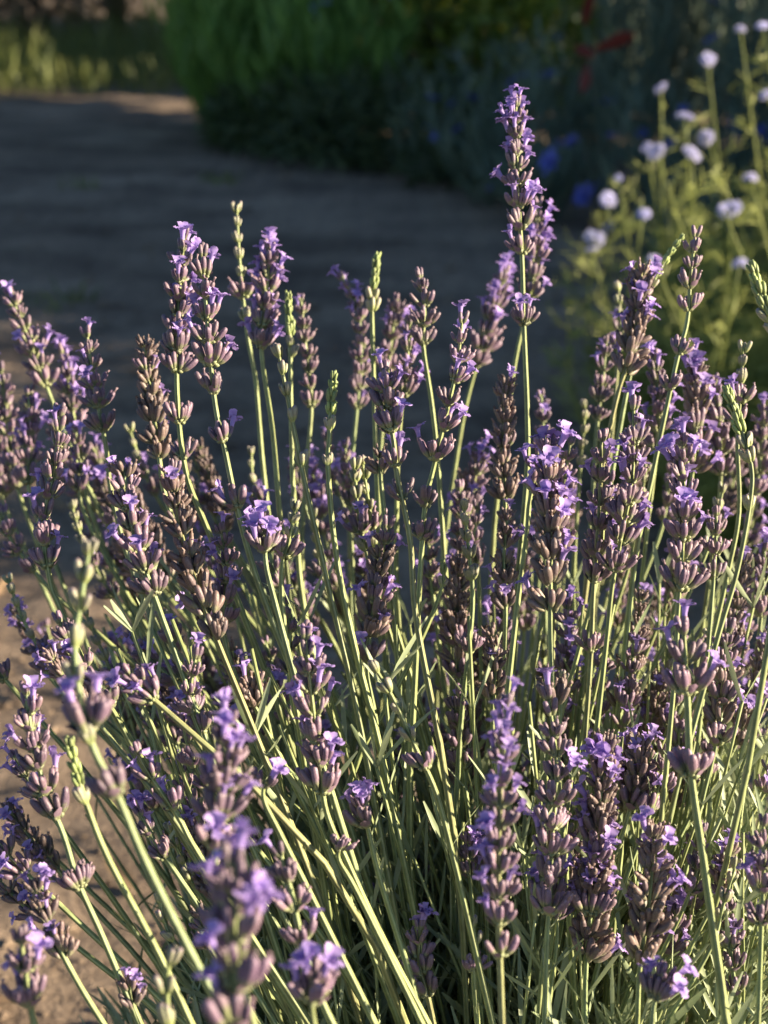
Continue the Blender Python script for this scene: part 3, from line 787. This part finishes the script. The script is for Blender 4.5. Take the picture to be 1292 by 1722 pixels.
def wild_plant(name, label, cat, group, x, y, h, spread, rr, leafm, heads, n_stems, n_leaves, leaf_len, leaf_w, n_heads, feather=0, head_scale=1.0, stem_r=0.0016, forced=(), droop=0.5, low=0.0, knobs=0, up=(0.3, 1.4)):
    base = Vector((x, y, gh(x, y) - 0.01))
    e = obj(name, None, None, base, label=label, category=cat, group=group)
    sm = MB(); lm = MB(); tops = []
    targets = [(Vector(t) - base) for t in forced]
    for i in range(n_stems):
        if i < len(targets): tip = targets[i]
        else:
            a = rr.uniform(0, 6.28); q = rr.random() ** 0.6
            hh = h * rr.uniform(0.55, 1.0) * (1 - 0.25 * q)
            tip = Vector((math.cos(a) * spread * q, math.sin(a) * spread * q, hh))
        foot = Vector((tip.x * 0.25, tip.y * 0.25, 0.0))
        mid = foot.lerp(tip, 0.55) + Vector((rr.uniform(-1, 1), rr.uniform(-1, 1), 0)) * 0.03
        ln = catmull([foot, mid, tip], 4)
        tube(sm, ln, [stem_r * (1.25 - 0.5 * k / 8) for k in range(len(ln))], 5)
        tops.append((tip, (ln[-1] - ln[-2]).normalized()))
        for j in range(n_leaves):
            t = low + (0.97 - low) * rr.random() ** 1.1; k = min(len(ln) - 2, int(t * (len(ln) - 1)))
            p = ln[k].lerp(ln[k + 1], t * (len(ln) - 1) - k)
            a = rr.uniform(0, 6.28); d = Vector((math.cos(a), math.sin(a), rr.uniform(*up)))
            L = leaf_len * rr.uniform(0.6, 1.2) * (1.15 - 0.6 * t)
            if feather:
                d.normalize()
                ribbon(lm, p, d, L, leaf_w * 0.6, droop, 3)
                for f_ in range(feather):
                    tt = (f_ + 1) / (feather + 1); o = Vector((rr.uniform(-1, 1), rr.uniform(-1, 1), rr.uniform(-0.3, 1)))
                    ribbon(lm, p + d * L * tt + Vector((0, 0, -droop * 0.3 * L * tt * tt)), d * 0.7 + o * 0.8, L * 0.45, leaf_w * 0.6, 0.2, 2)
            else:
                ribbon(lm, p, d, L, leaf_w, droop, 4)
    obj('stems', sm.mesh('stems', leafm), e)
    obj('foliage', lm.mesh('foliage', leafm), e)
    for i, (t, d) in enumerate(tops[:n_heads]):
        hs = head_scale * rr.uniform(0.6, 1.25)
        obj('flower_head', rr.choice(heads), e, t, frame((d + Vector((rr.uniform(-.7, .7), rr.uniform(-.8, .3), 0))).normalized(), rr.uniform(0, 6)), (hs * rr.uniform(.8, 1.25), hs, hs * rr.uniform(.55, 1.1)))
    if knobs:
        for t, d in tops[n_heads:n_heads + knobs]: obj('green_flower_head', rr.choice(H_KNOB), e, t, frame(d, rr.uniform(0, 6)), rr.uniform(.6, 1.0))
    return e


RB = random.Random(44)
# the sunny stand of globe flowers on the right; forced tips come from the pixels of the heads
gil = [
    (.66, 1.98, .62, [px(1245, 50, 1.85), px(1282, 44, 1.8), px(1188, 232, 1.9)]),
    (.52, 2.08, .46, [px(1112, 148, 2.0), px(1152, 196, 1.95), px(1190, 100, 1.95)]),
    (.42, 2.12, .40, [px(1040, 300, 1.95), px(1022, 335, 1.95), px(1088, 248, 1.95)]),
    (.50, 1.86, .45, [px(1164, 258, 1.8), px(1104, 255, 1.85), px(1228, 352, 1.75)]),
    (.64, 1.76, .50, [px(1290, 160, 1.72), px(1262, 300, 1.7), px(1215, 350, 1.7)]),
    (.37, 1.92, .34, [px(995, 420, 1.9), px(1000, 400, 1.9), px(1083, 360, 1.8)]),
    (.46, 1.72, .33, [px(1100, 440, 1.65), px(1244, 444, 1.6)]),
    (.58, 1.6, .36, []), (.78, 1.85, .55, []), (.76, 2.2, .55, []), (.6, 2.3, .5, []),
]
GL = ['tallest globe flower plant, its two pale blue heads highest of all', 'globe flower plant reaching up against the dark grey-green herbs', 'globe flower plant at the edge of the shaded path, heads side by side',
      'globe flower plant in the middle of the sunny stand', 'bushy globe flower plant below the tallest one', 'low globe flower plant leaning out over the shaded path', 'lowest globe flower plant, just behind the lavender spikes']
for k, (x, y, h, fc) in enumerate(gil):
    wild_plant('globe_flower_plant', GL[k] if k < len(GL) else 'feathery green globe flower plant deep in the sunny stand', 'wildflower', 'pale blue globe flowers at the edge of the bed',
               x, y, h, 0.16, RB, M['g_gilia'], H_GILIA, 34, 20, 0.07, 0.0028, max(2, len(fc)), feather=5, forced=fc, head_scale=0.68, knobs=3)
# deep blue cornflowers in the shade
corn = [
    (.30, 4.1, .40, [px(726, 168, 4.2), px(760, 178, 4.2), px(792, 165, 4.2)]),
    (.55, 4.2, .55, [px(880, 128, 4.2), px(905, 132, 4.15), px(862, 140, 4.2)]),
    (.42, 3.85, .30, [px(818, 285, 3.9), px(828, 312, 3.9), px(770, 220, 4.0)]),
    (.72, 3.9, .50, [px(940, 66, 4.1), px(1016, 176, 3.9), px(1080, 225, 3.7)]),
    (.78, 3.4, .36, [px(965, 240, 3.5), px(925, 272, 3.5), px(1030, 230, 3.5)]),
    (.95, 3.6, .55, [px(1200, 68, 3.4), px(1150, 190, 3.2), px(1130, 240, 3.3)]),
    (.68, 3.15, .25, [px(1000, 325, 3.2), px(1025, 390, 3.0), px(985, 330, 3.2)]),
    (.14, 4.45, .36, [px(724, 210, 4.3)]), (.95, 4.3, .7, []), (.35, 4.6, .5, []), (1.2, 3.4, .7, []),
]
CL = ['cornflower plant with a row of three deep blue heads beside the low mounds', 'cornflower plant whose deep blue heads crowd together in a band', 'low cornflower plant with blue heads just above the path', 'cornflower plant below the red leaves',
      'cornflower plant between the globe flowers and the low blue one', 'tall cornflower plant behind the tallest globe flowers', 'lowest cornflower plant beside the globe flowers at the path']
for k, (x, y, h, fc) in enumerate(corn):
    wild_plant('cornflower_plant', CL[k] if k < len(CL) else 'shaded grey-green cornflower plant among the herbs', 'cornflower', 'deep blue cornflowers in the shaded bed',
               x, y, h, 0.2, RB, M['g_grey'], H_CORN, 20, 12, 0.16, 0.007, len(fc) + 1, forced=fc, head_scale=1.0, droop=0.2, up=(0.8, 3))
# taller grey-green stand with nothing in bloom
for x, y, h in ((.85, 4.9, .95), (1.15, 4.5, 1.0), (1.3, 5.2, .6), (.72, 5.35, .6), (1.5, 4.1, .95), (.85, 5.75, .8), (1.15, 5.9, .85), (1.5, 5.8, .9), (1.75, 5.0, 1.0)):
    wild_plant('grey_herb', 'tall shaded grey-green herb with upright narrow leaves', 'herb', 'tall grey-green herbs in the bed',
               x, y, h, 0.26, RB, M['g_grey'], H_CORN, 30, 14, 0.2, 0.009, 0, droop=0.1, up=(1.2, 4))
# bright green tall plants left of it
mist = [(-.62, 5.75, .9, [px(610, 50, 5.4)]), (-.55, 5.4, .8, [px(388, 132, 5.3), px(470, 180, 5.3)]), (-.34, 5.15, .72, [px(484, 175, 5.2), px(428, 165, 5.2), px(540, 100, 5.2)]),
        (-.12, 5.05, .7, [px(520, 125, 5.1), px(430, 205, 5.2)]), (-.58, 5.72, 1.0, []), (-.2, 5.7, 1.0, []), (-.4, 5.65, 1.1, [])]
ML = ['tall green annual with fine upright leaves, at the corner of the path', 'tall green annual with faint blue flowers beside the path', 'green annual with three faint blue flowers, in front of taller ones', 'green annual with faint blue flowers next to the low mounds']
for k, (x, y, h, fc) in enumerate(mist):
    wild_plant('green_annual', ML[k] if k < len(ML) else 'tall bright green annual standing behind the flowering ones', 'wildflower', 'tall green annuals beside the path',
               x, y, h, 0.3, RB, M['g_grass'], H_MIST, 34, 16, 0.2, 0.015, len(fc) + 3, forced=fc, head_scale=1.6, droop=0.12, up=(1.2, 4))
# low dark mounds at the edge of the bed
LM = ['low dark green mound of leaves between two others along the bed edge', 'widest low dark mound along the bed edge', 'low dark green mound in front of the flowering green annuals', 'low dark mound next to the row of deep blue flowers', 'smallest dark mound at the foot of the green annuals']
for (x, y, s), lb in zip(((-.12, 4.75, .22), (.08, 4.72, .24), (-.28, 4.95, .2), (.22, 4.45, .2), (-.45, 5.12, .16)), LM):
    e = obj('low_herb', None, None, (x, y, 0), label=lb, category='herb', group='low mounds along the bed edge')
    mb = MB(); leaf_blob(mb, (0, 0, s * .55), s, s, s * .75, 700, .06, .012, RB); obj('crown', mb.mesh('crown', M['g_dark']), e)
    mb = MB(); [tube(mb, [Vector((RB.uniform(-.03, .03), RB.uniform(-.03, .03), -.01)), Vector((RB.uniform(-s, s) * .6, RB.uniform(-s, s) * .6, s * .7))], [.003, .0015], 5) for _ in range(9)]
    obj('stems', mb.mesh('stems', M['g_dark']), e)


def shrub(name, label, cat, x, y, r, h, m, n, ln, wd, group=None, trunk=0.03, z0=0.0, blobs=5):
    e = obj(name, None, None, (x, y, -0.02), label=label, category=cat)
    if group: e['group'] = group
    rr = random.Random(int(x * 97 + y * 131)); mb = MB(); tk = MB()
    for i in range(blobs):
        a = i * 2.4 + rr.random(); q = 0.0 if i == 0 else 0.55 * r
        c = Vector((math.cos(a) * q, math.sin(a) * q, z0 + (h - z0) * rr.uniform(0.42, 0.66)))
        br = r * rr.uniform(0.55, 0.8)
        leaf_blob(mb, c, br, br, (h - z0) * rr.uniform(0.34, 0.5), n // blobs, ln, wd, rr, shell=0.35)
        ln_ = catmull([Vector((0, 0, 0)), Vector((c.x * .3, c.y * .3, c.z * .5)), c], 4)
        tube(tk, ln_, [trunk * (1 - .08 * k) for k in range(len(ln_))], 7)
    obj('crown', mb.mesh('crown', m), e); obj('trunk', tk.mesh('trunk', M['bark']), e)
    return e


shrub('lime_shrub', 'leafy yellow-green shrub catching spots of sun behind the bed', 'shrub', .32, 5.3, .36, .85, M['g_lime'], 2200, .07, .03)
shrub('lime_shrub', 'leafy yellow-green shrub catching spots of sun behind the bed', 'shrub', -.1, 8.0, .75, 1.4, M['g_lime'], 3600, .07, .03)
for o in COL.objects:
    if o.name.startswith('lime_shrub'): o['group'] = 'yellow-green shrubs behind the bed'
RP = Vector((.56, 3.72, 0))
e = obj('red_leaved_plant', None, None, RP, label='dark red broad-leaved plant among the shaded herbs', category='plant')
sm = MB(); rr = random.Random(8)
for tx, ty, dx, dz, L in ((984, 42, .1, 1, .085), (1000, 84, 1, .45, .09), (1022, 72, 1, .5, .07), (1000, 96, -.7, .5, .06), (992, 108, -.3, -1, .07)):
    p = px(tx, ty, 3.62) - RP; mb = MB()
    ribbon(mb, Vector((0, 0, 0)), Vector((dx, -.2, dz)), L, .03, .3, 5, rr.random(), side=Vector((dz, .3, -dx)).normalized(), fold=.12)
    obj('leaf', mb.mesh('red_leaf', M['redleaf']), e, p)
    ln = catmull([Vector((rr.uniform(-.02, .02), rr.uniform(-.02, .02), 0)), Vector((p.x * .4, p.y * .6, p.z * .6)), p], 4); tube(sm, ln, [.003] * len(ln), 6)
obj('stems', sm.mesh('stems', M['g_grey']), e)
for i, (x, y, r, h) in enumerate(((-3.4, 9.6, 1.2, 2.6), (-1.7, 10.0, 1.1, 2.6), (.3, 8.6, 1.1, 2.4), (2.0, 7.9, 1.0, 2.4), (-5.4, 9.4, 1.3, 2.8), (1.2, 10.2, 1.3, 3.0), (1.1, 7.75, .6, 1.3), (1.75, 7.2, .55, 1.1), (2.5, 6.7, .5, 1.2))):
    shrub('dark_shrub', 'dense dark evergreen shrub at the far side of the garden', 'shrub', x, y, r, h, M['g_dark'], 5200, .15, .06, 'dark shrubs closing the garden', trunk=.05)
shrub('dead_shrub', 'dry brown twiggy shrub behind the far grass', 'shrub', -1.95, 8.7, .6, .9, M['dead'], 1500, .12, .02, trunk=.02)
# shrubs and a tree added out of view to cast shade on path and bed
for x, y, h, lb in ((3.4, 2.9, 2.4, 'tall dense shrub added out of view for shade, near end of the row'), (3.4, 3.7, 2.6, 'tall dense shrub added out of view for shade, second in the row'), (3.4, 4.3, 2.5, 'tall dense shrub added out of view for shade, third in the row'),
                    (4.2, 7.2, 3.2, 'broad shrub added out of view for shade, between the row and the garden end'), (4.2, 8.7, 3.2, 'broad shrub added out of view for shade, near the garden end'), (4.2, 9.9, 3.2, 'broad shrub added out of view for shade, at the garden end')):
    shrub('shade_shrub', lb, 'shrub', x, y, .6, h, M['g_dark'], 5000, .14, .08, 'unseen shrubs added to shade the bed', trunk=.05, blobs=7)
shrub('shade_tree', 'young tree added out of view for shade, bare lower trunk, past the row', 'tree', 3.35, 5.4, .55, 2.5, M['g_dark'], 4000, .14, .08, None, trunk=.04, z0=1.33, blobs=7)  # added unseen tree: crown blocks sun, bare trunk lets some pass below
HB = [(.95, 1.27, .17, .36), (1.08, 1.62, .2, .5), (1.12, 1.95, .2, .54), (1.1, 2.3, .22, .56), (1.12, 2.7, .24, .62), (1.5, 1.75, .2, .62), (1.52, 2.1, .22, .66), (1.5, 2.45, .22, .7), (1.5, 2.85, .24, .74), (1.45, 3.2, .24, .8)]  # herb rows added beside the globe flowers, heights set to shade the path
for x, y, r_, h in HB:
    shrub('shade_herb', 'leafy green herb added behind the globe flowers to shade the path', 'herb', x, y, r_, h, M['g_gilia'], 4200, .065, .0085, 'leafy herbs added to shade the path', trunk=.004)

# sunlit strip of grass at the end of the path
mb = MB(); rr = random.Random(12)
for i in range(5200):
    y = 6.7 + 2.3 * rr.random(); x = rr.uniform(-3.2, -.9)
    h = rr.uniform(.03, .12) * (1 + 1.6 * max(0, noise.noise(Vector((x * 2.2, y * 2.2, 0))))) * (1 + .7 * (y - 6.7) / 2)
    ribbon(mb, Vector((x, y, gh(x, y) - .01)), Vector((rr.uniform(-.35, .35), rr.uniform(-.35, .35), 1)), h * 1.4, .007, .4, 3)
obj('grass', mb.mesh('grass', M['g_turf']), kind='stuff', label='sunlit rough grass at the far end of the path', category='grass')
# tufts that grow on the path
for x, y, n, g in ((118, 505, 22, 'g_dark'), (375, 312, 26, 'g_dark'), (140, 315, 20, 'g_dark'), (960, 620, 20, 'g_dark'), (80, 520, 14, 'g_dark')):
    p = px_ground(x, y); mb = MB()
    for i in range(n):
        ribbon(mb, Vector((rr.uniform(-.05, .05), rr.uniform(-.04, .04), -.01)), Vector((rr.uniform(-.8, .8), rr.uniform(-.8, .8), 1)), rr.uniform(.03, .07), .005, .5, 3)
    obj('grass_tuft', mb.mesh('grass_tuft', M['g_turf']), None, (p.x, p.y, gh(p.x, p.y)), label='small green tuft of grass growing on the shaded path', category='grass', group='tufts on the path')
